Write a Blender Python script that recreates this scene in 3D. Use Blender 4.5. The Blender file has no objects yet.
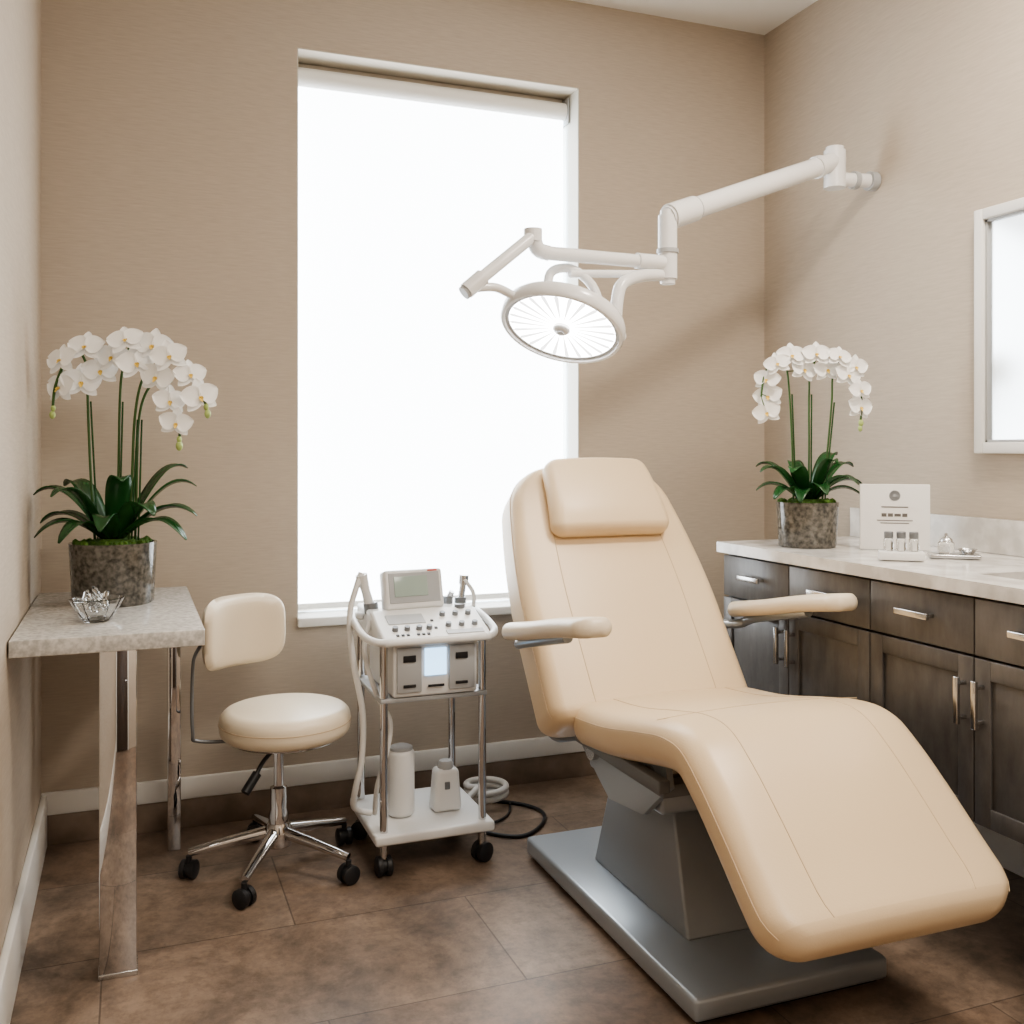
import bpy, bmesh, math, random
from mathutils import Vector, Matrix
random.seed(7)
S=bpy.context.scene
COL=S.collection
rad=math.radians

# ------------------------------------------------------------------ materials
def mat(name,col,rough=.5,metal=0,**k):
    m=bpy.data.materials.new(name); m.use_nodes=True
    nt=m.node_tree; b=nt.nodes['Principled BSDF']
    b.inputs['Base Color'].default_value=(*col,1)
    b.inputs['Roughness'].default_value=rough
    b.inputs['Metallic'].default_value=metal
    for kk,v in k.items():
        if kk in('col2','nscale','bump','bscale','stretch','detail','sharp'): continue
        b.inputs[kk.replace('_',' ')].default_value=v
    tc=nt.nodes.new('ShaderNodeTexCoord'); mp=nt.nodes.new('ShaderNodeMapping')
    nt.links.new(tc.outputs['Object'],mp.inputs['Vector'])
    mp.inputs['Scale'].default_value=k.get('stretch',(1,1,1))
    if 'col2' in k:
        n=nt.nodes.new('ShaderNodeTexNoise'); n.inputs['Scale'].default_value=k.get('nscale',10)
        n.inputs['Detail'].default_value=k.get('detail',6)
        nt.links.new(mp.outputs[0],n.inputs['Vector'])
        r=nt.nodes.new('ShaderNodeValToRGB')
        sh=k.get('sharp',.2)
        r.color_ramp.elements[0].position=.5-sh; r.color_ramp.elements[1].position=.5+sh
        r.color_ramp.elements[0].color=(*col,1); r.color_ramp.elements[1].color=(*k['col2'],1)
        nt.links.new(n.outputs['Fac'],r.inputs[0]); nt.links.new(r.outputs[0],b.inputs['Base Color'])
    if 'bump' in k:
        n=nt.nodes.new('ShaderNodeTexNoise'); n.inputs['Scale'].default_value=k.get('bscale',100)
        n.inputs['Detail'].default_value=4
        nt.links.new(mp.outputs[0],n.inputs['Vector'])
        bp=nt.nodes.new('ShaderNodeBump'); bp.inputs['Strength'].default_value=k['bump']; bp.inputs['Distance'].default_value=.002
        nt.links.new(n.outputs['Fac'],bp.inputs['Height']); nt.links.new(bp.outputs[0],b.inputs['Normal'])
    return m
def emis(name,col,st):
    return mat(name,col,.5,Emission_Color=(*col,1),Emission_Strength=st)

M_wall=mat('wallpaper_linen',(.450,.385,.315),.75,col2=(.525,.455,.375),nscale=3,stretch=(6,6,75),detail=9,sharp=.25,bump=.08,bscale=6)
M_wallL=M_wall
M_ceil=mat('ceiling_paint',(.82,.80,.76),.8)
M_white=mat('white_trim_paint',(.80,.79,.76),.45)
M_reveal=mat('reveal_paint',(.60,.58,.52),.6)
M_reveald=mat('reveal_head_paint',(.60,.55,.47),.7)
M_leather=mat('cream_leather',(.74,.58,.39),.36,bump=.12,bscale=260)
M_leather_l=mat('cream_leather_light',(.79,.69,.54),.36,bump=.12,bscale=260)
M_stitch=mat('stitching',(.60,.46,.31),.6)
M_chrome=mat('chrome',(.66,.66,.67),.03,1)
M_steel=mat('brushed_steel',(.62,.62,.62),.25,1)
M_greyp=mat('grey_powdercoat',(.31,.33,.35),.38,.3)
M_greyd=mat('grey_dark_metal',(.22,.23,.24),.4,.4)
M_greyl=mat('silver_base',(.40,.44,.48),.28,.4)
M_black=mat('black_rubber',(.018,.018,.02),.45)
M_plastic=mat('white_plastic',(.76,.76,.75),.3)
M_plasticg=mat('grey_plastic',(.42,.43,.44),.4)
M_lampw=mat('lamp_enamel',(.78,.78,.78),.22)
M_quartz=mat('grey_quartz',(.44,.43,.41),.2,col2=(.66,.64,.61),nscale=90,sharp=.14)
M_marble=mat('white_marble',(.80,.78,.75),.16,col2=(.58,.56,.53),nscale=13,sharp=.11,detail=12)
M_tile=mat('skirting_tile',(.18,.135,.10),.4,col2=(.27,.21,.165),nscale=14)
M_mirror=mat('mirror_glass',(.88,.92,.94),.22,1)
M_leaf=mat('orchid_leaf',(.010,.050,.014),.25,col2=(.025,.10,.028),nscale=8)
M_stem=mat('orchid_stem',(.04,.10,.02),.5)
M_petal=mat('orchid_petal',(.90,.89,.86),.5,Emission_Color=(1,.98,.95,1),Emission_Strength=.03)
M_lip=mat('orchid_lip',(.82,.60,.16),.5)
M_moss=mat('moss',(.05,.12,.02),.9,col2=(.13,.24,.05),nscale=90,bump=1,bscale=90)
M_pot=mat('mottled_pot',(.050,.047,.040),.12,col2=(.19,.175,.15),nscale=75,sharp=.16)
M_glass=mat('crystal',(.97,.98,.98),.02,Transmission_Weight=1.0,IOR=1.5)
M_paper=mat('card_paper',(.82,.81,.79),.6)
M_ink=mat('print_ink',(.14,.13,.12),.6)
M_blue=emis('blue_window',(.42,.70,1),1.6)
M_lcd=mat('lcd_screen',(.28,.33,.29),.15,Emission_Color=(.5,.6,.5,1),Emission_Strength=.12)
M_hose=mat('white_hose',(.72,.71,.69),.45)
M_out=mat('window_frame_paint',(.8,.8,.8),.5)
M_added_door=mat('added_door_wood',(.05,.035,.025),.4,col2=(.09,.06,.045),nscale=4,stretch=(8,8,1))

def two_noise(name,ca,cb,s1,st1,s2,st2,rough,bump=.1):
    m=bpy.data.materials.new(name); m.use_nodes=True; nt=m.node_tree; b=nt.nodes['Principled BSDF']; N=nt.nodes.new; Lk=nt.links.new
    tc=N('ShaderNodeTexCoord'); ns=[]
    for s,st in((s1,st1),(s2,st2)):
        mp=N('ShaderNodeMapping'); Lk(tc.outputs['Object'],mp.inputs['Vector']); mp.inputs['Scale'].default_value=st
        n=N('ShaderNodeTexNoise'); n.inputs['Scale'].default_value=s; n.inputs['Detail'].default_value=8; n.inputs['Roughness'].default_value=.65
        Lk(mp.outputs[0],n.inputs['Vector']); ns.append(n)
    mx=N('ShaderNodeMix'); mx.inputs[0].default_value=.5; Lk(ns[0].outputs['Fac'],mx.inputs[2]); Lk(ns[1].outputs['Fac'],mx.inputs[3])
    r=N('ShaderNodeValToRGB'); r.color_ramp.elements[0].position=.36; r.color_ramp.elements[1].position=.64
    r.color_ramp.elements[0].color=(*ca,1); r.color_ramp.elements[1].color=(*cb,1)
    Lk(mx.outputs[0],r.inputs[0]); Lk(r.outputs[0],b.inputs['Base Color']); b.inputs['Roughness'].default_value=rough
    return m
M_cab=two_noise('stained_cabinet',(.086,.080,.076),(.165,.156,.148),3,(1.5,1.5,1.5),9,(3,3,.8),.36)

def floor_mat():
    m=bpy.data.materials.new('stone_tile_floor'); m.use_nodes=True; nt=m.node_tree; b=nt.nodes['Principled BSDF']
    N=nt.nodes.new; Lk=nt.links.new
    tc=N('ShaderNodeTexCoord'); mp=N('ShaderNodeMapping'); Lk(tc.outputs['Object'],mp.inputs['Vector'])
    mp.inputs['Location'].default_value=(.06,.16,0)
    br=N('ShaderNodeTexBrick'); Lk(mp.outputs[0],br.inputs['Vector'])
    br.inputs['Scale'].default_value=1; br.inputs['Brick Width'].default_value=.9; br.inputs['Row Height'].default_value=.45
    br.inputs['Mortar Size'].default_value=.0022; br.inputs['Mortar Smooth'].default_value=.2
    br.inputs['Color1'].default_value=(.195,.140,.103,1); br.inputs['Color2'].default_value=(.245,.186,.142,1)
    br.inputs['Mortar'].default_value=(.12,.09,.070,1)
    n=N('ShaderNodeTexNoise'); n.inputs['Scale'].default_value=3.2; n.inputs['Detail'].default_value=15; n.inputs['Roughness'].default_value=.76; n.inputs['Distortion'].default_value=.3
    Lk(mp.outputs[0],n.inputs['Vector'])
    r=N('ShaderNodeValToRGB'); r.color_ramp.elements[0].position=.36; r.color_ramp.elements[1].position=.64
    r.color_ramp.elements[0].color=(.52,.52,.53,1); r.color_ramp.elements[1].color=(1.36,1.34,1.32,1)
    Lk(n.outputs['Fac'],r.inputs[0])
    n3=N('ShaderNodeTexNoise'); n3.inputs['Scale'].default_value=22; n3.inputs['Detail'].default_value=12; n3.inputs['Roughness'].default_value=.75; Lk(mp.outputs[0],n3.inputs['Vector'])
    r3=N('ShaderNodeValToRGB'); r3.color_ramp.elements[0].position=.36; r3.color_ramp.elements[1].position=.54
    r3.color_ramp.elements[0].color=(.70,.69,.68,1); r3.color_ramp.elements[1].color=(1.05,1.05,1.05,1); Lk(n3.outputs['Fac'],r3.inputs[0])
    mx=N('ShaderNodeMix'); mx.data_type='RGBA'; mx.blend_type='MULTIPLY'; mx.inputs[0].default_value=1
    Lk(br.outputs['Color'],mx.inputs[6]); Lk(r.outputs[0],mx.inputs[7])
    mx2=N('ShaderNodeMix'); mx2.data_type='RGBA'; mx2.blend_type='MULTIPLY'; mx2.inputs[0].default_value=1
    Lk(mx.outputs[2],mx2.inputs[6]); Lk(r3.outputs[0],mx2.inputs[7]); Lk(mx2.outputs[2],b.inputs['Base Color'])
    r2=N('ShaderNodeMapRange'); r2.inputs[3].default_value=.28; r2.inputs[4].default_value=.52; Lk(n3.outputs['Fac'],r2.inputs[0]); Lk(r2.outputs[0],b.inputs['Roughness'])
    bp=N('ShaderNodeBump'); bp.inputs['Strength'].default_value=.3; bp.inputs['Distance'].default_value=.002; bp.invert=True
    Lk(br.outputs['Fac'],bp.inputs['Height'])
    bp2=N('ShaderNodeBump'); bp2.inputs['Strength'].default_value=.12; bp2.inputs['Distance'].default_value=.002
    Lk(n3.outputs['Fac'],bp2.inputs['Height']); Lk(bp.outputs[0],bp2.inputs['Normal']); Lk(bp2.outputs[0],b.inputs['Normal'])
    return m
M_floor=floor_mat()

# ------------------------------------------------------------------ mesh helpers
def empty(name,loc=(0,0,0),rz=0):
    o=bpy.data.objects.new(name,None); COL.objects.link(o); o.location=loc; o.rotation_euler[2]=rz; o.empty_display_size=.1
    return o
def finish(name,bm,m,parent=None,smooth=True,angle=40):
    bmesh.ops.recalc_face_normals(bm,faces=bm.faces)
    me=bpy.data.meshes.new(name); bm.to_mesh(me); bm.free()
    ms=m if isinstance(m,(list,tuple)) else [m]
    for x in ms: me.materials.append(x)
    if smooth:
        for p in me.polygons: p.use_smooth=True
        try: me.set_sharp_from_angle(angle=rad(angle))
        except Exception: pass
    o=bpy.data.objects.new(name,me); COL.objects.link(o)
    if parent: o.parent=parent
    return o
def addbox(bm,c,s,R=None):
    r=bmesh.ops.create_cube(bm,size=1)
    for v in r['verts']:
        p=Vector((v.co.x*s[0],v.co.y*s[1],v.co.z*s[2]))
        if R is not None: p=R@p
        v.co=p+Vector(c)
    return r['verts']
def box(name,p,lo,hi,m,bev=0,seg=2,rot=None):
    bm=bmesh.new(); c=[(a+b)/2 for a,b in zip(lo,hi)]; s=[abs(b-a) for a,b in zip(lo,hi)]
    addbox(bm,(0,0,0),s)
    if bev: bmesh.ops.bevel(bm,geom=bm.edges[:],offset=bev,segments=seg,profile=.5,affect='EDGES')
    for v in bm.verts:
        q=v.co.copy()
        if rot is not None: q=rot@q
        v.co=q+Vector(c)
    return finish(name,bm,m,p,angle=50)
def boxes(name,p,lst,m,bev=0):
    bm=bmesh.new()
    for lo,hi in lst:
        c=[(a+b)/2 for a,b in zip(lo,hi)]; s=[abs(b-a) for a,b in zip(lo,hi)]
        b2=bmesh.new(); addbox(b2,c,s)
        if bev: bmesh.ops.bevel(b2,geom=b2.edges[:],offset=bev,segments=2,profile=.5,affect='EDGES')
        t=bpy.data.meshes.new('t'); b2.to_mesh(t); b2.free(); bm.from_mesh(t); bpy.data.meshes.remove(t)
    return finish(name,bm,m,p,angle=50)
def smoothpath(pts,n=8):
    P=[Vector(q) for q in pts]
    if len(P)<3: return P
    out=[]
    for i in range(len(P)-1):
        p0=P[max(i-1,0)];p1=P[i];p2=P[i+1];p3=P[min(i+2,len(P)-1)]
        for k in range(n):
            t=k/n
            out.append(.5*((2*p1)+(p2-p0)*t+(2*p0-5*p1+4*p2-p3)*t*t+(-p0+3*p1-3*p2+p3)*t**3))
    out.append(P[-1]); return out
def tubebm(bm,pts,r,seg=12,mi=0):
    P=[Vector(q) for q in pts]; rr=r if isinstance(r,(list,tuple)) else [r]*len(P)
    if len(rr)!=len(P): rr=[rr[0]+(rr[-1]-rr[0])*i/(len(P)-1) for i in range(len(P))]
    rings=[]; prev=None
    for i,q in enumerate(P):
        t=(P[min(i+1,len(P)-1)]-P[max(i-1,0)]).normalized()
        if prev is None:
            a=Vector((0,0,1)) if abs(t.z)<.9 else Vector((1,0,0))
            n=t.cross(a).normalized()
        else:
            n=(prev-t*prev.dot(t)).normalized()
        prev=n; b=t.cross(n)
        rings.append([bm.verts.new(q+(n*math.cos(2*math.pi*k/seg)+b*math.sin(2*math.pi*k/seg))*rr[i]) for k in range(seg)])
    for a,b in zip(rings,rings[1:]):
        for k in range(seg):
            f=bm.faces.new((a[k],a[(k+1)%seg],b[(k+1)%seg],b[k])); f.material_index=mi
    for rg in (rings[0],rings[-1]):
        f=bm.faces.new(rg); f.material_index=mi
def tube(name,p,pts,r,m,seg=14,sm=0):
    bm=bmesh.new(); tubebm(bm,smoothpath(pts,sm) if sm else pts,r,seg); return finish(name,bm,m,p,angle=50)
def tubes(name,p,lst,m,seg=12,sm=0):
    bm=bmesh.new()
    for pts,r in lst: tubebm(bm,smoothpath(pts,sm) if sm else pts,r,seg)
    return finish(name,bm,m,p,angle=50)
def lathebm(bm,prof,c=(0,0,0),seg=40,R=None,mi=0):
    rings=[]
    for r,z in prof:
        ring=[]
        for k in range(seg):
            a=2*math.pi*k/seg; q=Vector((r*math.cos(a),r*math.sin(a),z))
            if R is not None: q=R@q
            ring.append(bm.verts.new(q+Vector(c)))
        rings.append(ring)
    for a,b in zip(rings,rings[1:]):
        for k in range(seg):
            f=bm.faces.new((a[k],a[(k+1)%seg],b[(k+1)%seg],b[k])); f.material_index=mi
    for rg in (rings[0],rings[-1]):
        f=bm.faces.new(rg); f.material_index=mi
def lathe(name,p,prof,c,m,seg=40,R=None,angle=40):
    bm=bmesh.new(); lathebm(bm,prof,c,seg,R); return finish(name,bm,m,p,angle=angle)
def rprof(r,z0,z1,e,n=4):
    out=[(r*.001,z0)]
    for k in range(n+1):
        a=math.pi/2*k/n; out.append((r-e+e*math.sin(a),z0+e-e*math.cos(a)))
    for k in range(n+1):
        a=math.pi/2*k/n; out.append((r-e+e*math.cos(a),z1-e+e*math.sin(a)))
    out.append((r*.001,z1)); return out

# upholstered cushion: top centre-line (x,y,z) lofted downwards
def cushion(name,p,top,wf,th,m,rp=(.05,.05),re=.035,crown=.006,N=56,xdir=Vector((1,0,0))):
    pts=smoothpath(top,16); L=[0]
    for a,b in zip(pts,pts[1:]): L.append(L[-1]+(b-a).length)
    T=L[-1]
    def raw(x):
        for j in range(len(L)-1):
            if L[j+1]>=x: break
        return pts[j].lerp(pts[j+1],(x-L[j])/max(L[j+1]-L[j],1e-9))
    def at(s):
        s=min(max(s,0),T)
        q=raw(s); s0=max(s-.02,0); s1=min(s+.02,T)
        t=(raw(s1)-raw(s0)).normalized(); n=t.cross(xdir).normalized()
        if n.z<-1e-6 : n=-n
        return q,t,n
    def inset(e,R):
        return 0 if e>=R else R-math.sqrt(max(R*R-(R-e)**2,0))
    st=[T*i/N for i in range(N+1)]
    ex=[.0005,.002,.004,.008,.013,.02,.028,.038,.05,.065,.08,.1]
    st=sorted(set(st+ex+[T-e for e in ex]))
    bm=bmesh.new(); rings=[]
    def half(s):
        w=wf(s/T)
        return w-max(inset(s,rp[0]),inset(T-s,rp[1]),inset(s,re),inset(T-s,re))
    def hth(s):
        return th/2-max(inset(s,re),inset(T-s,re))
    for s in st:
        q,t,n=at(s); w=half(s); h=max(hth(s),.0015); c=q-n*th/2
        r=min(re,h*.98,w*.9); ring=[]
        sec=[]
        for (sx,sy,a0) in ((1,1,0),(-1,1,90),(-1,-1,180),(1,-1,270)):
            for k in range(6):
                a=rad(a0+90*k/5); sec.append((sx*(w-r)+r*math.cos(a),sy*(h-r)+r*math.sin(a)))
            if a0 in(0,180):
                for k in range(1,8):
                    f=1-2*k/8; sec.append((sx*(w-r)*f,sy*h))
        for x,y in sec:
            cr=crown*(1-min(1,(x/w)**2))*(h/(th/2)) if y>0 else 0
            ring.append(bm.verts.new(c+xdir*x+n*(y+cr)))
        rings.append(ring)
    K=len(rings[0])
    for a,b in zip(rings,rings[1:]):
        for k in range(K): bm.faces.new((a[k],a[(k+1)%K],b[(k+1)%K],b[k]))
    bm.faces.new(rings[0]); bm.faces.new(rings[-1])
    o=finish(name,bm,m,p,angle=60)
    def surf(f,x,lift=.0002):
        s=f*T; q,t,n=at(s); w=half(s); h=hth(s)
        return q-n*th/2+xdir*x*w+n*(h+crown*(1-x*x)*(h/(th/2))+lift)
    def side(f,sg,y=.55,lift=.0003):
        s=f*T; q,t,n=at(s); w=half(s); h=hth(s)
        return q-n*th/2+xdir*sg*(w+lift)+n*(h*y)
    return o,surf,side

# ------------------------------------------------------------------ room
XL,XR,YB,YF,HC=-.251,2.356,3.33,-1.4,2.85
wx0,wx1,wz0,wz1=.517,1.545,.643,2.535
TH=.25
boxes('wall_back',None,[((XL-.2,YB,0),(wx0,YB+TH,HC)),((wx1,YB,0),(XR+.2,YB+TH,HC)),((wx0,YB,0),(wx1,YB+TH,wz0)),((wx0,YB,wz1),(wx1,YB+TH,HC))],M_wall)
boxes('wall_left',None,[((XL-.2,YF-.2,0),(XL,YB,HC))],M_wallL)
boxes('wall_right',None,[((XR,YF-.2,0),(XR+.2,YB,HC))],M_wall)
boxes('wall_front',None,[((XL,YF-.2,0),(XR,YF,HC))],M_wall)
boxes('floor',None,[((XL-.2,YF-.2,-.1),(XR+.2,YB+TH,0))],M_floor)
boxes('ceiling',None,[((XL-.2,YF-.2,HC),(XR+.2,YB+TH,HC+.1))],M_ceil)
d=empty('added_door')  # dark door added out of view so the chrome table leg reflects it
boxes('added_door_leaf',d,[((-.16,YF+.002,.005),(.74,YF+.035,2.1))],M_added_door,.003)
boxes('added_door_casing',d,[((-.23,YF+.002,0),(-.16,YF+.045,2.18)),((.74,YF+.002,0),(.82,YF+.045,2.18)),((-.16,YF+.002,2.1),(.74,YF+.045,2.18))],M_white,.003)
tube('added_door_handle',d,[(.66,YF+.035,1.0),(.66,YF+.08,1.0),(.54,YF+.08,1.0)],.010,M_steel)
box('baseboard_back',None,(XL,YB-.018,.092),(XR,YB,.160),M_white,.004)
box('trim_skirting_tile',None,(XL+.015,YB-.012,0),(XR,YB,.092),M_tile,.001)
box('baseboard_left',None,(XL,YF+.05,0),(XL+.018,YB-.018,.155),M_white,.004)
box('baseboard_right',None,(XR-.018,YF,0),(XR,YB-.018,.155),M_white,.004)
# window
w=empty('window_1')
e=.004
boxes('reveal_lining',w,[((wx0,YB+.001,wz0),(wx0+e,YB+TH,wz1)),((wx1-e,YB+.001,wz0),(wx1,YB+TH,wz1))],M_reveal)
boxes('reveal_head',w,[((wx0,YB+.001,wz1-e),(wx1,YB+TH,wz1))],M_reveald)
box('sill',w,(wx0,YB-.028,wz0-.028),(wx1,YB+.13,wz0+.002),M_white,.004)
boxes('frame',w,[((wx0+e,YB+.17,wz0),(wx0+.06,YB+.22,wz1)),((wx1-.06,YB+.17,wz0),(wx1-e,YB+.22,wz1)),((wx0,YB+.17,wz1-.06),(wx1,YB+.22,wz1-e)),((wx0,YB+.17,wz0),(wx1,YB+.22,wz0+.06)),((wx0,YB+.165,1.55),(wx1,YB+.22,1.61))],M_out,.003)
boxes('glass_pane',w,[((wx0,YB+.19,wz0),(wx1,YB+.195,wz1))],emis('daylight_glass',(.85,.93,1),1.0))
b=empty('roller_blind')
M_blind=emis('backlit_blind_fabric',(.90,.955,1),4.2)
boxes('fabric',b,[((wx0+.012,YB+.10,wz0+.03),(wx1-.020,YB+.102,wz1-.09))],M_blind)
tube('roller',b,[(wx0+.006,YB+.108,wz1-.060),(wx1-.014,YB+.108,wz1-.060)],.034,M_white,24)
box('headrail',b,(wx0+.006,YB+.12,wz1-.075),(wx1-.014,YB+.16,wz1-.006),M_reveald,.002)
box('bottom_bar',b,(wx0+.012,YB+.092,wz0+.012),(wx1-.022,YB+.108,wz0+.032),M_white,.003)
box('bracket',b,(wx1-.013,YB+.07,wz1-.11),(wx1-.006,YB+.15,wz1-.015),M_plasticg,.002)

# ------------------------------------------------------------------ wall mirror
m=empty('wall_mirror')
y0,y1,z0,z1=1.55,2.248,1.19,1.905; fw=.032; X=XR-.002
boxes('frame',m,[((X-.032,y0,z0),(X,y0+fw,z1)),((X-.032,y1-fw,z0),(X,y1,z1)),((X-.032,y0+fw,z1-fw),(X,y1-fw,z1)),((X-.032,y0+fw,z0),(X,y1-fw,z0+fw))],M_white,.004)
g2=.008
boxes('inner_lip',m,[((X-.020,y1-fw-g2,z0+fw),(X-.004,y1-fw,z1-fw)),((X-.020,y0+fw,z0+fw),(X-.004,y0+fw+g2,z1-fw)),((X-.020,y0+fw,z0+fw),(X-.004,y1-fw,z0+fw+g2)),((X-.020,y0+fw,z1-fw-g2),(X-.004,y1-fw,z1-fw))],M_plasticg,.001)
boxes('glass',m,[((X-.010,y0+fw,z0+fw),(X-.004,y1-fw,z1-fw))],M_mirror)

# ------------------------------------------------------------------ vanity cabinet (wall hung)
v=empty('vanity_cabinet')
XV=XR-.004
cx=1.815; cz0=.34; cz1=.865; cy1=2.79; PW=.345
ycuts=[cy1-PW*i for i in range(7)]
cy0=ycuts[-1]
boxes('carcass',v,[((cx+.022,cy0,cz0),(XV,cy1,cz1-.001))],M_cab)
fr=[];hd=[]
for i in range(6):
    a,bb=ycuts[i+1]+.002,ycuts[i]-.002
    fr.append(((cx,a,.728),(cx+.02,bb,.858)))
    fr.append(((cx+.006,a,cz0+.002),(cx+.02,bb,.722)))
    for lo,hi in (((a,cz0+.002),(a+.045,.722)),((bb-.045,cz0+.002),(bb,.722)),((a+.045,.677),(bb-.045,.722)),((a+.045,cz0+.002),(bb-.045,cz0+.047))):
        fr.append(((cx-.001,lo[0],lo[1]),(cx+.006,hi[0],hi[1])))
    ym=(a+bb)/2
    hd.append(((cx-.030,ym-.055,.790),(cx-.020,ym+.055,.806)))
    for s_ in(-1,1): hd.append(((cx-.022,ym+s_*.045-.005,.794),(cx+.001,ym+s_*.045+.005,.804)))
    yh=(a+.024) if i%2==0 else (bb-.024)
    hd.append(((cx-.032,yh-.007,.565),(cx-.022,yh+.007,.675)))
    for zz in(.58,.66): hd.append(((cx-.024,yh-.005,zz-.005),(cx+.001,yh+.005,zz+.005)))
boxes('fronts',v,fr,M_cab,.0015)
boxes('handles',v,hd,M_steel,.002)
sx0,sx1,sy0,sy1=1.92,2.24,1.35,1.84
tz0,tz1=.867,.90
boxes('countertop',v,[((1.795,cy0,tz0),(sx0,cy1+.01,tz1)),((sx1,cy0,tz0),(XV,cy1+.01,tz1)),((sx0,sy1,tz0),(sx1,cy1+.01,tz1)),((sx0,cy0,tz0),(sx1,sy0,tz1))],M_marble)
boxes('trim_backsplash',None,[((XR-.022,cy0,tz1+.001),(XR-.002,cy1+.01,tz1+.10))],M_marble)
boxes('sink_basin',v,[((sx0,sy0,.75),(sx1,sy1,.76)),((sx0-.004,sy0,.75),(sx0,sy1,.868)),((sx1,sy0,.75),(sx1+.004,sy1,.868)),((sx0,sy1,.75),(sx1,sy1+.004,.868)),((sx0,sy0-.004,.75),(sx1,sy0,.868))],M_greyd)

# ------------------------------------------------------------------ treatment chair
ch=empty('treatment_chair')
CX=1.34; SX=1.366; BX=1.328
seat_top=[(SX,2.40,.530),(SX,2.2,.550),(SX,2.02,.585),(SX,1.90,.605),(SX,1.81,.598),(SX,1.73,.550),(SX,1.64,.477),(SX,1.55,.398),(SX,1.455,.320)]
o,sf,sd=cushion('seat_and_legrest',ch,seat_top,lambda f:.288+.012*max(0,(f-.4)),.105,M_leather,rp=(.05,.085),re=.045,crown=.012)
back_top=[(BX,2.34,.50),(BX,2.50,.72),(BX,2.66,.94),(BX,2.82,1.160)]
def bw(f):
    return .308 if f<.4 else .308-.066*((f-.4)/.6)**1.7
o,bf,bd=cushion('backrest',ch,back_top,bw,.155,M_leather,rp=(.05,.13),re=.04,crown=.01)
seams=[]
for g,surf,F in (('s',sf,(.02,.965)),('b',bf,(.02,.955))):
    for x in(-.60,.60):
        seams.append(([surf(F[0]+(F[1]-F[0])*i/40,x) for i in range(41)],.0011))
seams.append(([sf(.44,-.95+1.9*i/30) for i in range(31)],.0009))
seams.append(([bf(.66,-.60+1.2*i/30) for i in range(31)],.0009))
for sg in(-1,1):
    seams.append(([sd(.03+.94*i/50,sg,.45) for i in range(51)],.0011))
    seams.append(([bd(.03+.94*i/50,sg,.55) for i in range(51)],.0011))
tubes('stitch_lines',ch,seams,M_stitch,6)
k_=.112
cushion('back_shell',ch,[(BX,2.34+k_,.50-.082),(BX,2.50+k_,.72-.082),(BX,2.66+k_,.94-.082),(BX,2.79+k_,1.12-.082)],lambda f:bw(f)-.03,.03,M_greyp,rp=(.05,.1),re=.014,crown=0)
bn=Vector((0,-.81,.59)); PX=1.332
ht=[Vector((PX,2.650,.928))+bn*.058,Vector((PX,2.700,.993))+bn*.076,Vector((PX,2.765,1.083))+bn*.076,Vector((PX,2.812,1.148))+bn*.062]
cushion('head_pillow',ch,ht,lambda f:.195-.025*f,.07,M_leather,rp=(.04,.045),re=.032,crown=.010)
for sg,nm in((-1,'left'),(1,'right')):
    ax=CX+(-.372 if sg<0 else .395); dy=-.10 if sg<0 else .0; dz=.024
    at=[(ax,2.60+dy,.708+dz),(ax,2.45+dy,.735+dz),(ax,2.25+dy,.776+dz),(ax,2.085+dy,.802+dz)]
    cushion('armrest_pad_'+nm,ch,at,lambda f:.050,.042,M_leather_l,rp=(.04,.047),re=.02,crown=.004)
    tube('armrest_bracket_'+nm,ch,[(ax,2.25+dy,.756),(ax,2.50+dy,.70),(ax-sg*.02,2.56+dy*.5,.675),(CX+sg*.25,2.60,.68)],.014,M_greyl,12,sm=6)
box('base_plate',ch,(CX-.25,1.78,.012),(CX+.25,2.72,.062),M_greyl,.01,3)
box('base_foot',ch,(CX-.235,1.80,0),(CX+.235,2.70,.014),M_black,.002)
bm=bmesh.new()
lo=[(CX-.135,2.00,.06),(CX+.135,2.00,.06),(CX+.135,2.50,.06),(CX-.135,2.50,.06)]
hi=[(CX-.10,2.14,.36),(CX+.10,2.14,.36),(CX+.10,2.44,.36),(CX-.10,2.44,.36)]
V=[bm.verts.new(q) for q in lo+hi]
for f in((0,1,2,3),(4,5,6,7),(0,1,5,4),(1,2,6,5),(2,3,7,6),(3,0,4,7)): bm.faces.new([V[i] for i in f])
bmesh.ops.bevel(bm,geom=bm.edges[:],offset=.008,segments=3,profile=.5,affect='EDGES')
finish('column',bm,M_greyp,ch)
box('lift_head',ch,(CX-.17,2.06,.335),(CX+.17,2.46,.40),M_greyl,.01)
bm=bmesh.new()
for sg in(-1,1):
    x0=CX+sg*.19
    b2=[(2.00,.50),(2.42,.455),(2.44,.40),(2.28,.31),(2.10,.33),(1.98,.43)]
    A=[bm.verts.new((x0-.008,y,z)) for y,z in b2]; B=[bm.verts.new((x0+.008,y,z)) for y,z in b2]
    bm.faces.new(A); bm.faces.new(B)
    for k in range(6): bm.faces.new((A[k],A[(k+1)%6],B[(k+1)%6],B[k]))
finish('side_brackets',bm,M_greyl,ch)
boxes('seat_frame',ch,[((CX-.2,2.0,.40),(CX+.2,2.42,.43)),((CX-.24,1.95,.43),(CX-.21,2.40,.46)),((CX+.21,1.95,.43),(CX+.24,2.40,.46))],M_greyd,.003)
tubes('pivots',ch,[([(CX-.215,2.36,.415),(CX+.215,2.36,.415)],.028),([(CX-.21,2.06,.44),(CX+.21,2.06,.44)],.02)],M_steel,20)
tubes('legrest_actuator',ch,[([(CX,2.1,.36),(CX,1.86,.46)],.022),([(CX,1.9,.443),(CX,1.74,.44)],.012)],M_steel,16)

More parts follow.
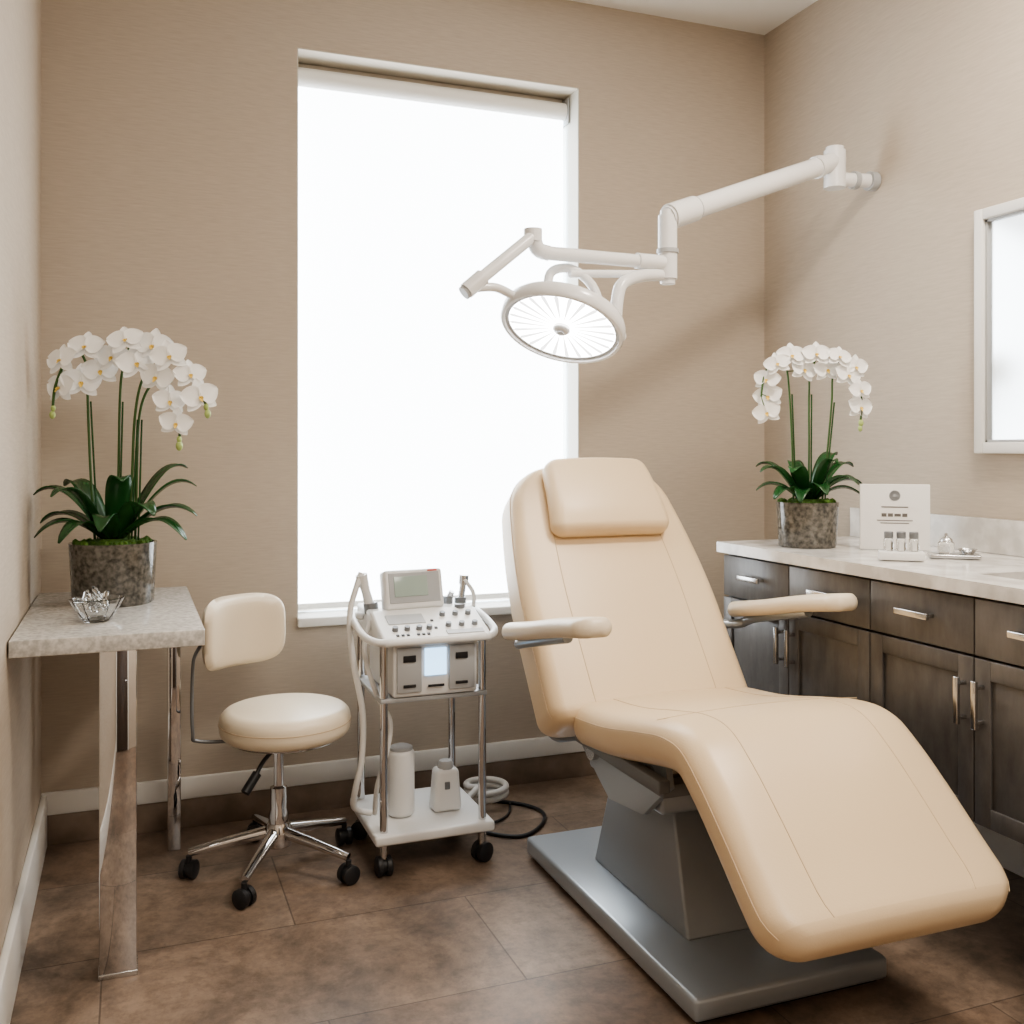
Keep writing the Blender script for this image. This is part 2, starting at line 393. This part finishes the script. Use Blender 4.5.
# ------------------------------------------------------------------ surgical light
sl=empty('surgical_light')
def T(nm,pts,r,m=M_lampw,sm=0): return tube(nm,sl,pts,r,m,20,sm)
T('wall_mount',[(XR-.002,2.70,2.108),(XR-.03,2.70,2.108)],.032,M_plasticg)
T('mount_stub',[(XR-.03,2.70,2.108),(2.20,2.715,2.105)],.024)
T('mount_ring',[(2.285,2.708,2.107),(2.268,2.709,2.107)],.030,M_plasticg)
T('elbow_outer',[(2.20,2.715,2.075),(2.20,2.715,2.200)],.036)
T('elbow_cap',[(2.20,2.715,2.200),(2.20,2.715,2.212)],.030)
A=Vector((2.20,2.715,2.165)); J=Vector((1.468,2.55,1.880))
T('spring_arm',[A,J],.032)
T('arm_collar_outer',[A+(J-A)*.10,A+(J-A)*.13],.037,M_lampw)
T('arm_collar_inner',[A+(J-A)*.86,A+(J-A)*.99],.038,M_lampw)
T('arm_ring',[A+(J-A)*.852,A+(J-A)*.86],.036,M_plasticg)
T('joint_post',[(1.468,2.55,1.70),(1.468,2.55,1.885)],.028)
T('joint_top',[(1.468,2.55,1.885),(1.468,2.55,1.90)],.022)
T('joint_ring',[(1.468,2.55,1.775),(1.468,2.55,1.787)],.032,M_plasticg)
T('joint_bottom',[(1.468,2.55,1.685),(1.468,2.55,1.70)],.022)
T('swing_arm',[(1.468,2.55,1.745),(1.05,2.50,1.738)],.019)
T('swing_arm_sleeve',[(1.45,2.548,1.745),(1.36,2.537,1.7435)],.023)
T('swing_arm_lower',[(1.44,2.545,1.712),(1.14,2.52,1.690)],.011)
T('swing_elbow',[(1.07,2.503,1.738),(1.035,2.50,1.748),(1.022,2.50,1.79)],.021,sm=5)
T('swing_elbow_cap',[(1.022,2.50,1.765),(1.022,2.50,1.80)],.025)
T('drop_arm',[(1.022,2.495,1.782),(.84,2.45,1.635)],.017)
T('drop_joint',[(.860,2.45,1.652),(.815,2.45,1.613)],.022)
T('drop_cap',[(.820,2.45,1.616),(.808,2.45,1.606)],.019,M_plasticg)
T('head_link',[(.84,2.45,1.622),(.90,2.46,1.628),(.955,2.47,1.61)],.012,sm=5)
T('yoke_link',[(1.45,2.55,1.71),(1.37,2.53,1.70),(1.30,2.51,1.67),(1.278,2.50,1.62),(1.272,2.50,1.55)],.018,sm=6)
T('yoke_knob',[(1.25,2.46,1.520),(1.285,2.50,1.520)],.020)
T('handle_loop',[(1.08,2.53,1.60),(1.09,2.54,1.69),(1.15,2.53,1.705),(1.21,2.52,1.66),(1.23,2.50,1.58)],.013,sm=8)
head_c=Vector((1.106,2.49,1.543))
Rl=Matrix.Rotation(rad(-21),3,'Z')@Matrix.Rotation(rad(15),3,'Y')@Matrix.Rotation(rad(-24),3,'X')
rr=.172
lathe('head_housing',sl,[(.001,.05),(.05,.05),(.09,.044),(rr-.02,.032),(rr-.004,.022),(rr,.012),(rr,-.014),(rr-.004,-.019),(rr-.012,-.019),(rr-.014,-.008),(.001,-.008)],head_c,M_lampw,64,Rl)
M_led=mat('led_reflector',(.8,.8,.8),.25,Emission_Color=(1,.99,.97,1),Emission_Strength=7.0)
M_fin=mat('reflector_fin',(.75,.76,.77),.2,Emission_Color=(1,1,1,1),Emission_Strength=1.5)
lathe('led_disc',sl,[(.001,-.0085),(rr-.022,-.0085),(rr-.022,-.0095),(.001,-.0095)],head_c,M_led,64,Rl,)
lathe('led_rim',sl,[(rr-.023,-.0082),(rr-.013,-.0082),(rr-.013,-.012),(rr-.023,-.012),(rr-.023,-.0082)],head_c,M_plasticg,64,Rl,)
bm=bmesh.new()
for k in range(24):
    a=2*math.pi*k/24
    c0=Vector((math.cos(a),math.sin(a),0)); t0=Vector((-math.sin(a),math.cos(a),0))
    pts=[c0*.035+t0*.0005,c0*.142+t0*.0062,c0*.149,c0*.142-t0*.0062,c0*.035-t0*.0005]
    up=[bm.verts.new(Rl@(q+Vector((0,0,-.0092)))+head_c) for q in pts]
    dn=[bm.verts.new(Rl@(q+Vector((0,0,-.0112)))+head_c) for q in pts]
    bm.faces.new(up); bm.faces.new(dn)
    for i in range(5): bm.faces.new((up[i],up[(i+1)%5],dn[(i+1)%5],dn[i]))
finish('reflector_fins',bm,M_fin,sl,smooth=False)
lathe('hub',sl,[(.001,-.009),(.024,-.009),(.024,-.018),(.018,-.024),(.001,-.026)],head_c,M_lampw,32,Rl)
lathe('hub_lens',sl,[(.001,-.025),(.010,-.025),(.010,-.030),(.001,-.031)],head_c,M_plasticg,24,Rl)

# ------------------------------------------------------------------ console table
t=empty('console_table')
box('top',t,(XL+.004,2.415,.745),(.163,3.20,.783),M_quartz,.002)
box('leg_front',t,(-.065,2.43,0),(.015,2.50,.745),M_chrome,.002)
box('leg_foot',t,(-.067,2.428,0),(.017,2.502,.012),M_steel,.001)
box('leg_rear',t,(.105,3.14,0),(.143,3.19,.745),M_chrome,.002)

# ------------------------------------------------------------------ rolling stool
def caster(nm,p,x,y,ang,r=.026):
    bm=bmesh.new()
    d=Vector((math.cos(ang),math.sin(ang),0)); n=Vector((-d.y,d.x,0)); c=Vector((x,y,r))
    for s_ in(-1,1):
        tubebm(bm,[c+n*s_*.006,c+n*s_*.009,c+n*s_*.019,c+n*s_*.022],[r*.97,r,r,r*.85],20)
    tubebm(bm,[c-n*.008,c+n*.008],r*.75,14)
    tubebm(bm,[c+Vector((0,0,.0)),c+Vector((0,0,r+.012))],.008,10)
    return finish(nm,bm,M_black,p,angle=50)
st=empty('rolling_stool')
sx,sy=.418,2.90
lathe('seat_cushion',st,rprof(.185,.378,.464,.034,6),(sx,sy,0),M_leather_l,56,angle=60)
tube('seat_seam',st,[(sx+.1855*math.cos(a*math.pi/24),sy+.1855*math.sin(a*math.pi/24),.425) for a in range(49)],.0012,M_stitch,6)
lathe('seat_plate',st,[(.001,.362),(.09,.362),(.15,.372),(.155,.380),(.001,.380)],(sx,sy,0),M_steel,40)
lathe('gas_post',st,[(.001,.07),(.028,.07),(.028,.16),(.024,.175),(.024,.235),(.014,.24),(.014,.37),(.001,.37)],(sx-.02,sy,0),M_chrome,28)
lathe('hub',st,[(.001,.068),(.034,.068),(.040,.08),(.040,.115),(.030,.135),(.001,.135)],(sx-.02,sy,0),M_chrome,28)
for i,a in enumerate((174,242,316,26,98)):
    A=rad(a); d=Vector((math.cos(A),math.sin(A),0)); c=Vector((sx-.025,sy,0))
    tube('leg_%d'%(i+1),st,[c+d*.03+Vector((0,0,.108)),c+d*.13+Vector((0,0,.092)),c+d*.24+Vector((0,0,.072))],[.018,.015,.011],M_chrome,14,sm=4)
    q=c+d*.24; caster('caster_%d'%(i+1),st,q.x,q.y,A+1.2)
tube('lever',st,[(sx-.02,sy-.02,.365),(sx-.07,sy-.07,.335),(sx-.095,sy-.09,.30)],.006,M_black,10,sm=4)
tube('lever_grip',st,[(sx-.09,sy-.086,.307),(sx-.125,sy-.11,.265)],.013,M_black,12)
bx,by=.282,2.965
nrm=Vector((math.cos(rad(-60)),math.sin(rad(-60)),0)); xd=Vector((-nrm.y,nrm.x,0))
bm=bmesh.new()
nu,nv=24,16
def padpt(u,v,side):
    a=.138; b=.103
    k=(abs(u)**4.2+abs(v)**4.2)**(1/4.2) if (u or v) else 1
    mx_=max(abs(u),abs(v)); sc=(mx_/k) if k>0 else 1
    x=u*a*sc; z=v*b*sc
    edge=max(0,1-mx_**8)**.5
    return Vector((bx,by,.680))+xd*x+Vector((0,0,z))+nrm*(side*.028*edge+ .35*x*x/.118)
for side in(1,-1):
    g=[[bm.verts.new(padpt(-1+2*i/nu,-1+2*j/nv,side)) for j in range(nv+1)] for i in range(nu+1)]
    for i in range(nu):
        for j in range(nv): bm.faces.new((g[i][j],g[i+1][j],g[i+1][j+1],g[i][j+1]))
bmesh.ops.remove_doubles(bm,verts=bm.verts,dist=.0008)
finish('back_pad',bm,M_leather_l,st,angle=70)
pb=Vector((bx,by,.65))-nrm*.03-xd*.05
tube('back_bar',st,[pb+Vector((0,0,.03)),pb-xd*.055-Vector((0,0,.02)),pb-xd*.068-Vector((0,0,.08)),pb-xd*.068-Vector((0,0,.24)),pb-xd*.045-Vector((0,0,.275)),(sx-.09,sy+.03,.368)],.005,M_greyd,10,sm=8)

# ------------------------------------------------------------------ trolley
ct=empty('equipment_trolley')
px0,px1,py0,py1=.668,.962,2.745,3.04
cor=[(x,y) for x in(px0,px1) for y in(py0,py1)]
tubes('poles',ct,[([(x,y,.06),(x,y,.496)],.0115) for x,y in cor],M_chrome,18)
box('lower_shelf',ct,(px0-.03,py0-.03,.092),(px1+.03,py1+.03,.122),M_plastic,.008,3)
box('upper_shelf',ct,(px0-.012,py0-.012,.485),(px1+.012,py1+.012,.499),M_plasticg,.004)
i=1
for x,y in cor: caster('caster_%d'%i,ct,x,y,.6+i,.028); i+=1
tubes('caster_stems',ct,[([(x,y,.05),(x,y,.095)],.012) for x,y in cor],M_steel,12)
fm=empty('facial_machine')
tubes('corner_posts',fm,[([(x,y,.501),(x,y,.655)],.0115) for x,y in cor],M_chrome,18)
box('body',fm,(.69,2.725,.501),(.94,3.02,.652),M_plastic,.008,3)
box('left_panel',fm,(.70,2.7185,.515),(.772,2.726,.642),M_plasticg,.002)
box('right_panel',fm,(.853,2.7185,.515),(.93,2.726,.642),M_plasticg,.002)
boxes('blue_display',fm,[((.782,2.7195,.56),(.845,2.7255,.636))],M_blue)
boxes('outlet_sockets',fm,[((.718,2.715,.602),(.754,2.719,.620)),((.872,2.715,.602),(.908,2.719,.620)),((.718,2.715,.53),(.754,2.719,.538)),((.872,2.715,.53),(.908,2.719,.538)),((.79,2.716,.527),(.838,2.72,.534))],M_black,.001)
bm=bmesh.new()
xs=(.655,.975); prof=[(2.69,.652),(2.69,.672),(2.86,.728),(3.04,.728),(3.04,.652)]
A=[bm.verts.new((xs[0],y,z)) for y,z in prof]; B=[bm.verts.new((xs[1],y,z)) for y,z in prof]
bm.faces.new(A); bm.faces.new(B)
for k in range(5): bm.faces.new((A[k],A[(k+1)%5],B[(k+1)%5],B[k]))
bmesh.ops.bevel(bm,geom=bm.edges[:],offset=.008,segments=3,profile=.5,affect='EDGES')
finish('console',bm,M_plastic,fm)
sn=Vector((0,-.056,.17)).normalized(); sdir=Vector((0,.17,.056)).normalized()
Rk=Matrix(((1,0,0),(0,sdir.y,sn.y),(0,sdir.z,sn.z)))
def onslope(x,f,h=0): return Vector((x,2.69,.672))+Vector((0,.17,.056))*f+sn*h
bm=bmesh.new()
for x,f in((.70,.3),(.735,.3),(.77,.3),(.80,.3),(.86,.35),(.90,.35),(.94,.35),(.86,.72),(.90,.72),(.94,.72)):
    lathebm(bm,[(.001,0),(.009,0),(.008,.012),(.001,.013)],onslope(x,f),16,Rk)
finish('knobs',bm,M_greyd,fm)
bm=bmesh.new()
for x0,x1,f0,f1 in((.69,.80,.5,.8),(.845,.955,.08,.2)):
    c=onslope((x0+x1)/2,(f0+f1)/2,.001); addbox(bm,c,(x1-x0,(f1-f0)*.18,.003),Rk)
finish('label_panels',bm,M_plasticg,fm)
bm=bmesh.new()
for x,f in((.70,.12),(.715,.12),(.73,.12),(.76,.12),(.775,.12),(.79,.12),(.82,.3),(.82,.55)):
    c=onslope(x,f,.002); addbox(bm,c,(.008,.008,.003),Rk)
finish('buttons',bm,M_black,fm)
Rm=Matrix.Rotation(rad(5),3,'Z')@Matrix.Rotation(rad(-14),3,'X')
mc=Vector((.792,2.90,.780))
def rb(nm,c,s,m_,bev,R,par=fm):
    bm=bmesh.new(); addbox(bm,(0,0,0),s)
    if bev: bmesh.ops.bevel(bm,geom=bm.edges[:],offset=bev,segments=3,profile=.5,affect='EDGES')
    for v_ in bm.verts: v_.co=R@v_.co+Vector(c)
    return finish(nm,bm,m_,par,angle=50)
rb('monitor_case',mc,(.185,.05,.118),M_plastic,.010,Rm)
rb('monitor_bezel',mc+Rm@Vector((0,-.025,.004)),(.160,.004,.090),M_plasticg,.0015,Rm)
rb('monitor_screen',mc+Rm@Vector((-.012,-.028,.008)),(.105,.003,.060),M_lcd,.001,Rm)
rb('monitor_badge',mc+Rm@Vector((.06,-.0255,.053)),(.03,.002,.005),mat('red_mark',(.6,.1,.08),.5),0,Rm)
tubes('side_handles',fm,[([(.655,2.95,.70),(.625,2.95,.705),(.61,2.88,.70),(.615,2.76,.675),(.64,2.71,.665),(.67,2.70,.665)],.011),([(.975,2.98,.70),(1.0,2.96,.705),(1.005,2.86,.695),(1.0,2.75,.675),(.98,2.71,.665),(.955,2.70,.665)],.011)],M_plastic,12,sm=6)
tubes('handpiece_left',fm,[([(.672,2.92,.72),(.655,2.915,.78),(.640,2.91,.83)],[.016,.013,.018])],M_plastic,14)
tubes('handpiece_holder',fm,[([(.674,2.92,.715),(.670,2.92,.745)],.022),([(.955,2.93,.715),(.955,2.93,.745)],.018),([(.915,2.93,.715),(.915,2.93,.75)],.015),([(.93,2.86,.715),(.93,2.86,.735)],.016)],M_greyd,16)
tubes('handpiece_right',fm,[([(.955,2.93,.73),(.965,2.93,.79)],.010),([(.965,2.93,.785),(.967,2.93,.812)],.015),([(.915,2.93,.74),(.925,2.92,.765)],.009)],M_steel,14)
tubes('handpiece_cords',fm,[([(.965,2.92,.80),(.99,2.91,.76),(.985,2.89,.72)],.006)],M_hose,12,sm=8)
tubes('vacuum_hose',None,[([(.640,2.91,.835),(.625,2.90,.80),(.60,2.88,.72),(.600,2.84,.60),(.62,2.80,.45),(.615,2.79,.32),(.60,2.80,.24),(.60,2.83,.18),(.625,2.86,.15),(.66,2.87,.135)],.009),([(.655,2.86,.70),(.63,2.82,.62),(.66,2.80,.50),(.70,2.80,.42),(.69,2.79,.34),(.66,2.79,.24),(.66,2.82,.15)],.007)],M_hose,12,sm=8)
c=empty('cleaning_canister')
lathe('body',c,rprof(.040,.123,.318,.014),(.748,2.86,0),M_plastic,32)
lathe('collar',c,[(.030,.316),(.034,.316),(.034,.324),(.026,.328),(.001,.328),(.001,.316)],(.748,2.86,0),M_plasticg,32)
c=empty('handheld_device_dock')
bm=bmesh.new()
V=[bm.verts.new((.885+sx_*a_,2.86+sy_*b_,z_)) for z_,a_,b_ in((.123,.044,.034),(.248,.036,.027)) for sx_,sy_ in((-1,-1),(1,-1),(1,1),(-1,1))]
for f in((0,1,2,3),(4,5,6,7),(0,1,5,4),(1,2,6,5),(2,3,7,6),(3,0,4,7)): bm.faces.new([V[i] for i in f])
bmesh.ops.bevel(bm,geom=bm.edges[:],offset=.013,segments=5,profile=.5,affect='EDGES')
finish('body',bm,M_plastic,c,angle=60)
lathe('cap',c,[(.001,.246),(.024,.246),(.024,.260),(.018,.268),(.001,.269)],(.885,2.86,0),M_plasticg,24)
box('switch',c,(.874,2.827,.190),(.890,2.834,.212),M_greyd,.002)
tubes('power_cable',None,[([(.98,3.0,.01),(1.06,2.90,.006),(1.14,2.86,.006),(1.23,2.93,.006),(1.27,3.03,.006),(1.22,3.13,.006),(1.10,3.20,.006),(1.02,3.16,.006)],.006),([(1.02,2.98,.006),(1.10,3.0,.006),(1.16,3.05,.006),(1.20,3.14,.006)],.004)],M_black,10,sm=8)
tubes('coiled_hose',None,[([(1.125+.068*math.cos(a*.5),3.17+.06*math.sin(a*.5),.022+.0016*a) for a in range(0,34)]+[(1.03,3.1,.05),(1.0,3.07,.02)],.011)],M_hose,12,sm=3)

# ------------------------------------------------------------------ orchids
def petalbm(bm,M,L,W,mi,cup=.12,nl=7,nw=6):
    g=[]
    for i in range(nl+1):
        f=i/nl
        w_=W*math.sin(math.pi*min(1,(f**.75)*.97+.03))**.6 if f<1 else W*.12
        row=[]
        for j in range(nw+1):
            s_=-1+2*j/nw
            row.append(bm.verts.new(M@Vector((s_*w_*.5,f*L,cup*L*(f*f)*-1*.5+cup*W*(s_*s_)*.4))))
        g.append(row)
    for i in range(nl):
        for j in range(nw):
            f=bm.faces.new((g[i][j],g[i+1][j],g[i+1][j+1],g[i][j+1])); f.material_index=mi
def flowerbm(bm,pos,nrm,size,roll=0):
    z=nrm.normalized(); x=Vector((0,0,1)).cross(z).normalized(); y=z.cross(x)
    B=Matrix((x,y,z)).transposed().to_4x4(); B.translation=pos
    for a,Lf,Wf in((0,.5,.34),(128,.48,.32),(-128,.48,.32)):
        petalbm(bm,B@Matrix.Rotation(rad(a+roll),4,'Z')@Matrix.Translation((0,0,-.004)),size*Lf,size*Wf,0)
    for a in(72,-72):
        petalbm(bm,B@Matrix.Rotation(rad(a+roll),4,'Z'),size*.52,size*.56,0,cup=.2)
    Bl=B@Matrix.Rotation(rad(roll),4,'Z')
    petalbm(bm,Bl@Matrix.Rotation(rad(180),4,'Z')@Matrix.Rotation(rad(50),4,'X'),size*.18,size*.11,1,cup=.3)
    for a in(60,-60): petalbm(bm,Bl@Matrix.Rotation(rad(a+180),4,'Z')@Matrix.Rotation(rad(55),4,'X'),size*.11,size*.08,1,cup=.3)
    r=bmesh.ops.create_icosphere(bm,subdivisions=1,radius=size*.032)
    for v_ in r['verts']: v_.co=Bl@(v_.co+Vector((0,0,size*.03)))
    for v_ in r['verts']:
        for f in v_.link_faces: f.material_index=1
def leafbm(bm,base,az,L,rise,droop,W):
    d=Vector((math.cos(az),math.sin(az),0)); n=Vector((-d.y,d.x,0)); N_=14; rows=[]
    for i in range(N_+1):
        f=i/N_
        c=base+d*(L*f*(1-.06*f))+Vector((0,0,rise*math.sin(f*math.pi*.55)-droop*f*f))
        w_=W*max(.05,math.sin(math.pi*(f**1.05*.84+.13)))**.7*(1 if f<.95 else .75)
        if i==N_: w_=W*.12
        rows.append([bm.verts.new(c+n*w_*.5*s_+Vector((0,0,abs(s_)*w_*.16))) for s_ in(-1,-.5,0,.5,1)])
    for i in range(N_):
        for j in range(4): bm.faces.new((rows[i][j],rows[i+1][j],rows[i+1][j+1],rows[i][j+1]))
def orchid(loc,potr,poth,Sc,stems,flowers,buds,leaves,fs):
    o=empty('potted_orchid',loc,rad(-21))
    lathe('pot',o,[(.001,0),(potr*.90,0),(potr*.93,.004),(potr,poth),(potr*1.0,poth+.003),(potr*.93,poth+.003),(potr*.92,poth-.02),(.001,poth-.02)],(0,0,0),M_pot,48)
    bm=bmesh.new(); lathebm(bm,[(potr*.915,poth-.025),(potr*.9,poth-.004),(potr*.6,poth+.008),(potr*.3,poth+.012),(.001,poth+.014)],(0,0,0),40)
    for k in range(90):
        a=random.uniform(0,6.28); r_=potr*.9*math.sqrt(random.random())
        q=bmesh.ops.create_icosphere(bm,subdivisions=1,radius=random.uniform(.005,.010))
        for v_ in q['verts']: v_.co+=Vector((r_*math.cos(a),r_*math.sin(a),poth+.005))
    finish('moss',bm,M_moss,o)
    bm=bmesh.new()
    for az,L,rise,droop,W in leaves: leafbm(bm,Vector((.02*math.cos(rad(az)),.02*math.sin(rad(az)),poth+.005)),rad(az),L*Sc,rise*Sc,droop*Sc,W*Sc)
    ob=finish('leaves',bm,M_leaf,o,angle=80)
    sm_=ob.modifiers.new('solid','SOLIDIFY'); sm_.thickness=.0018
    tubes('stems',o,[([Vector(q)*Sc if i_ else Vector((q[0]*Sc,q[1]*Sc,poth)) for i_,q in enumerate(s_)],.0038*Sc) for s_ in stems],M_stem,8,sm=8)
    tubes('support_stakes',o,[([(s_[0][0]*Sc+.008,s_[0][1]*Sc,poth),(s_[2][0]*Sc+.008,s_[2][1]*Sc,s_[2][2]*Sc)],.0025) for s_ in stems],M_leaf,6)
    bm=bmesh.new(); ped=[]
    for x,y,z,ax,ay in flowers:
        P_=Vector((x,y,z))*Sc
        flowerbm(bm,P_,Vector((ax,-1,ay)),fs*random.uniform(.88,1.08),random.uniform(-16,16))
        best=min((Vector(q)*Sc for s_ in stems for q in smoothpath(s_,6)),key=lambda q:(q-P_).length)
        ped.append(([P_+Vector((0,.004,0)),best],.0016))
    finish('flowers',bm,[M_petal,M_lip],o,angle=80)
    tubes('pedicels',o,ped,M_stem,6)
    bm=bmesh.new()
    for x,y,z,r_ in buds:
        q=bmesh.ops.create_icosphere(bm,subdivisions=2,radius=r_*Sc)
        for v_ in q['verts']: v_.co=Vector((v_.co.x*.8,v_.co.y*.8,v_.co.z*1.15))+Vector((x,y,z))*Sc
    finish('buds',bm,mat('bud_%.1f'%Sc,(.40,.50,.18),.5),o)
    return o
stems=[[(-.05,0,.15),(-.062,0,.35),(-.070,0,.55),(-.072,0,.64),(-.09,-.01,.685),(-.12,-.02,.66),(-.145,-.03,.59),(-.152,-.03,.525)],
       [(.0,.02,.15),(.006,.02,.35),(.010,.02,.55),(.018,.02,.64),(.05,.0,.705),(.10,-.01,.70),(.14,-.02,.66),(.165,-.02,.60)],
       [(.045,-.01,.15),(.055,-.01,.35),(.062,-.01,.50),(.080,-.01,.60),(.12,-.01,.665),(.18,-.02,.665),(.225,-.02,.61),(.262,-.02,.535)],
       [(.06,0,.15),(.064,0,.35),(.07,0,.50),(.09,0,.575),(.125,-.01,.60),(.165,-.02,.555),(.188,-.02,.48),(.184,-.02,.43)]]
flowers=[(-.134,-.03,.585,-.5,.1),(-.122,-.05,.658,-.4,.3),(-.080,-.02,.600,.4,0),(-.060,-.04,.695,0,.4),(-.032,-.01,.632,.3,0),
 (.008,-.03,.668,-.2,0),(.052,-.05,.712,.1,.5),(.078,-.04,.650,.4,.1),(.118,-.03,.698,.1,.2),(.170,-.05,.668,.2,.2),
 (.132,-.04,.612,-.2,0),(.168,-.04,.548,.4,-.1),(.184,-.04,.488,.3,-.2),(.220,-.03,.620,.5,.2),(.247,-.03,.560,.6,0)]
buds=[(.264,-.02,.515,.011),(.260,-.02,.534,.009),(.187,-.02,.428,.012),(-.153,-.03,.512,.010),(.187,-.02,.446,.009),(-.151,-.03,.530,.008)]
leaves=[(178,.195,.11,.06,.066),(192,.195,.18,.05,.070),(215,.19,.10,.08,.064),(150,.20,.19,.04,.066),(2,.22,.13,.06,.070),(18,.21,.19,.04,.066),(-15,.22,.11,.10,.064),(-40,.20,.15,.07,.066),(40,.20,.22,.02,.064),(-80,.15,.12,.08,.064),(-115,.17,.10,.09,.060),(95,.18,.19,.03,.058),(-60,.14,.2,.03,.064),(235,.17,.18,.05,.064)]
orchid((-.042,2.93,.783),.113,.163,1.0,stems,flowers,buds,leaves,.100)
st2=[[(-.05,0,.15),(-.055,0,.35),(-.065,0,.55),(-.08,0,.66),(-.12,-.01,.69),(-.16,-.02,.62),(-.175,-.03,.54)],
     [(.01,.02,.15),(.012,.02,.35),(.012,.02,.55),(.02,.02,.64),(.06,.0,.71),(.11,-.01,.68),(.14,-.02,.60)],
     [(.05,-.01,.15),(.07,-.01,.35),(.085,-.01,.52),(.09,-.01,.62),(.125,-.01,.68),(.17,-.02,.62),(.19,-.02,.52),(.185,-.02,.45)]]
fl2=[(-.155,-.03,.60,-.5,.1),(-.122,-.05,.655,-.3,.3),(-.148,-.02,.54,-.4,0),(-.157,-.04,.48,-.3,.0),(-.068,-.04,.685,0,.3),(-.02,-.03,.635,.2,.1),(.018,-.05,.69,-.1,.3),(.062,-.03,.635,.2,0),
 (.10,-.05,.68,.2,.4),(.135,-.04,.615,.3,.1),(.165,-.03,.645,.2,.1),(.176,-.05,.56,.3,.1),(.182,-.03,.50,.4,0)]
bd2=[(.187,-.02,.445,.012),(.184,-.02,.425,.010)]
orchid((1.97,2.56,.901),.094,.135,.86,st2,fl2,bd2,[(a,L*.88,r_*.85,d*.9,W) for a,L,r_,d,W in leaves],.086)

# ------------------------------------------------------------------ crystal bowl
cb=empty('crystal_bowl')
lathe('bowl',cb,[(.001,0),(.030,0),(.034,.004),(.050,.03),(.064,.056),(.060,.057),(.046,.032),(.028,.008),(.001,.007)],(-.075,2.62,.784),M_glass,12,angle=10)
bm=bmesh.new()
for k in range(26):
    a=random.uniform(0,6.28); r_=random.uniform(0,.04); c=Vector((-.075+r_*math.cos(a),2.62+r_*math.sin(a),.784+random.uniform(.02,.055)))
    d=Vector((random.uniform(-1,1),random.uniform(-1,1),random.uniform(.3,1.6))).normalized()*random.uniform(.02,.04)
    tubebm(bm,[c,c+d*.75,c+d],[.005,.006,.001],5)
finish('crystals',bm,M_glass,cb,smooth=False)

# ------------------------------------------------------------------ counter items
Rc=Matrix.Rotation(rad(-38),3,'Z')
sc=empty('display_card')
cc=Vector((2.135,2.365,.902))
rb('card',cc+Vector((0,0,.098)),(.196,.022,.195),M_paper,.002,Rc,sc)
def ink(x,z,wd,h,nm): rb(nm,cc+Rc@Vector((x,-.0116,z)),(wd,.001,h),M_ink,0,Rc,sc)
for k,(x,z,wd,h) in enumerate([(0,.128,.075,.003),(-.03,.104,.014,.010),(-.012,.104,.014,.010),(.008,.104,.018,.008),(.028,.104,.014,.010),(0,.088,.10,.0022),(0,.080,.08,.0022)]): ink(x,z,wd,h,'text_line_%d'%(k+1))
lathe('logo_ring',sc,[(.0145,0),(.016,0),(.016,.001),(.0145,.001),(.0145,0)],cc+Rc@Vector((0,-.0112,.162)),M_plasticg,28,Rc@Matrix.Rotation(rad(90),3,'X'))
lathe('logo_dot',sc,[(.001,0),(.005,0),(.005,.001),(.001,.001)],cc+Rc@Vector((0,-.0112,.162)),M_plasticg,16,Rc@Matrix.Rotation(rad(90),3,'X'))
sb=empty('sample_bottle_set')
bc=Vector((1.955,2.14,.902))
rb('white_stand',bc+Vector((0,0,.012)),(.115,.06,.022),M_paper,.002,Rc,sb)
for k,x in enumerate((-.032,0,.032)):
    q=bc+Rc@Vector((x,0,.024))
    lathe('vial_%d'%(k+1),sb,rprof(.013,0,.034,.004),q,M_glass,20)
    lathe('vial_cap_%d'%(k+1),sb,rprof(.012,.034,.052,.002),q,M_greyd,20)
jt=empty('glass_jar_tray')
jc=Vector((2.14,2.14,.901))
rb('tray',jc+Vector((0,0,.006)),(.13,.09,.010),M_steel,.003,Rc,jt)
lathe('jar',jt,rprof(.022,.012,.045,.008),jc+Rc@Vector((-.02,0,0)),M_glass,24)
lathe('jar_lid',jt,[(.001,.045),(.018,.045),(.015,.052),(.005,.058),(.005,.066),(.001,.068)],jc+Rc@Vector((-.02,0,0)),M_steel,24)
lathe('dish',jt,[(.001,.011),(.015,.011),(.026,.024),(.024,.025),(.014,.014),(.001,.014)],jc+Rc@Vector((.035,.0,0)),M_steel,24)

# ------------------------------------------------------------------ lights
def area(nm,loc,size,en,col,rot=(0,0,0),sy=None):
    l=bpy.data.lights.new(nm,'AREA'); l.energy=en; l.color=col; l.size=size
    if sy: l.shape='RECTANGLE'; l.size_y=sy
    o=bpy.data.objects.new(nm,l); COL.objects.link(o); o.location=loc; o.rotation_euler=rot; return o
area('ceiling_fill_light',(1.05,-.30,2.82),1.3,38,(1,.93,.84),sy=1.1)  # unseen soft fill light, added above and behind the camera
area('ceiling_fill_light.001',(1.75,1.5,2.82),.3,24,(1,.90,.78))
W=bpy.data.worlds.new('World'); S.world=W; W.use_nodes=True
W.node_tree.nodes['Background'].inputs[0].default_value=(.9,.95,1,1); W.node_tree.nodes['Background'].inputs[1].default_value=.75

# ------------------------------------------------------------------ camera
cd=bpy.data.cameras.new('camera'); co=bpy.data.objects.new('camera',cd); COL.objects.link(co)
co.location=(0,0,1.2); co.rotation_euler=(rad(90),0,rad(-21.03))
cd.sensor_width=36; cd.lens=994/1024*36; cd.shift_y=-62/1024; cd.clip_start=.05
S.camera=co
S.view_settings.view_transform='AgX'
try: S.view_settings.look='AgX - Medium High Contrast'
except Exception: pass
S.view_settings.exposure=.55
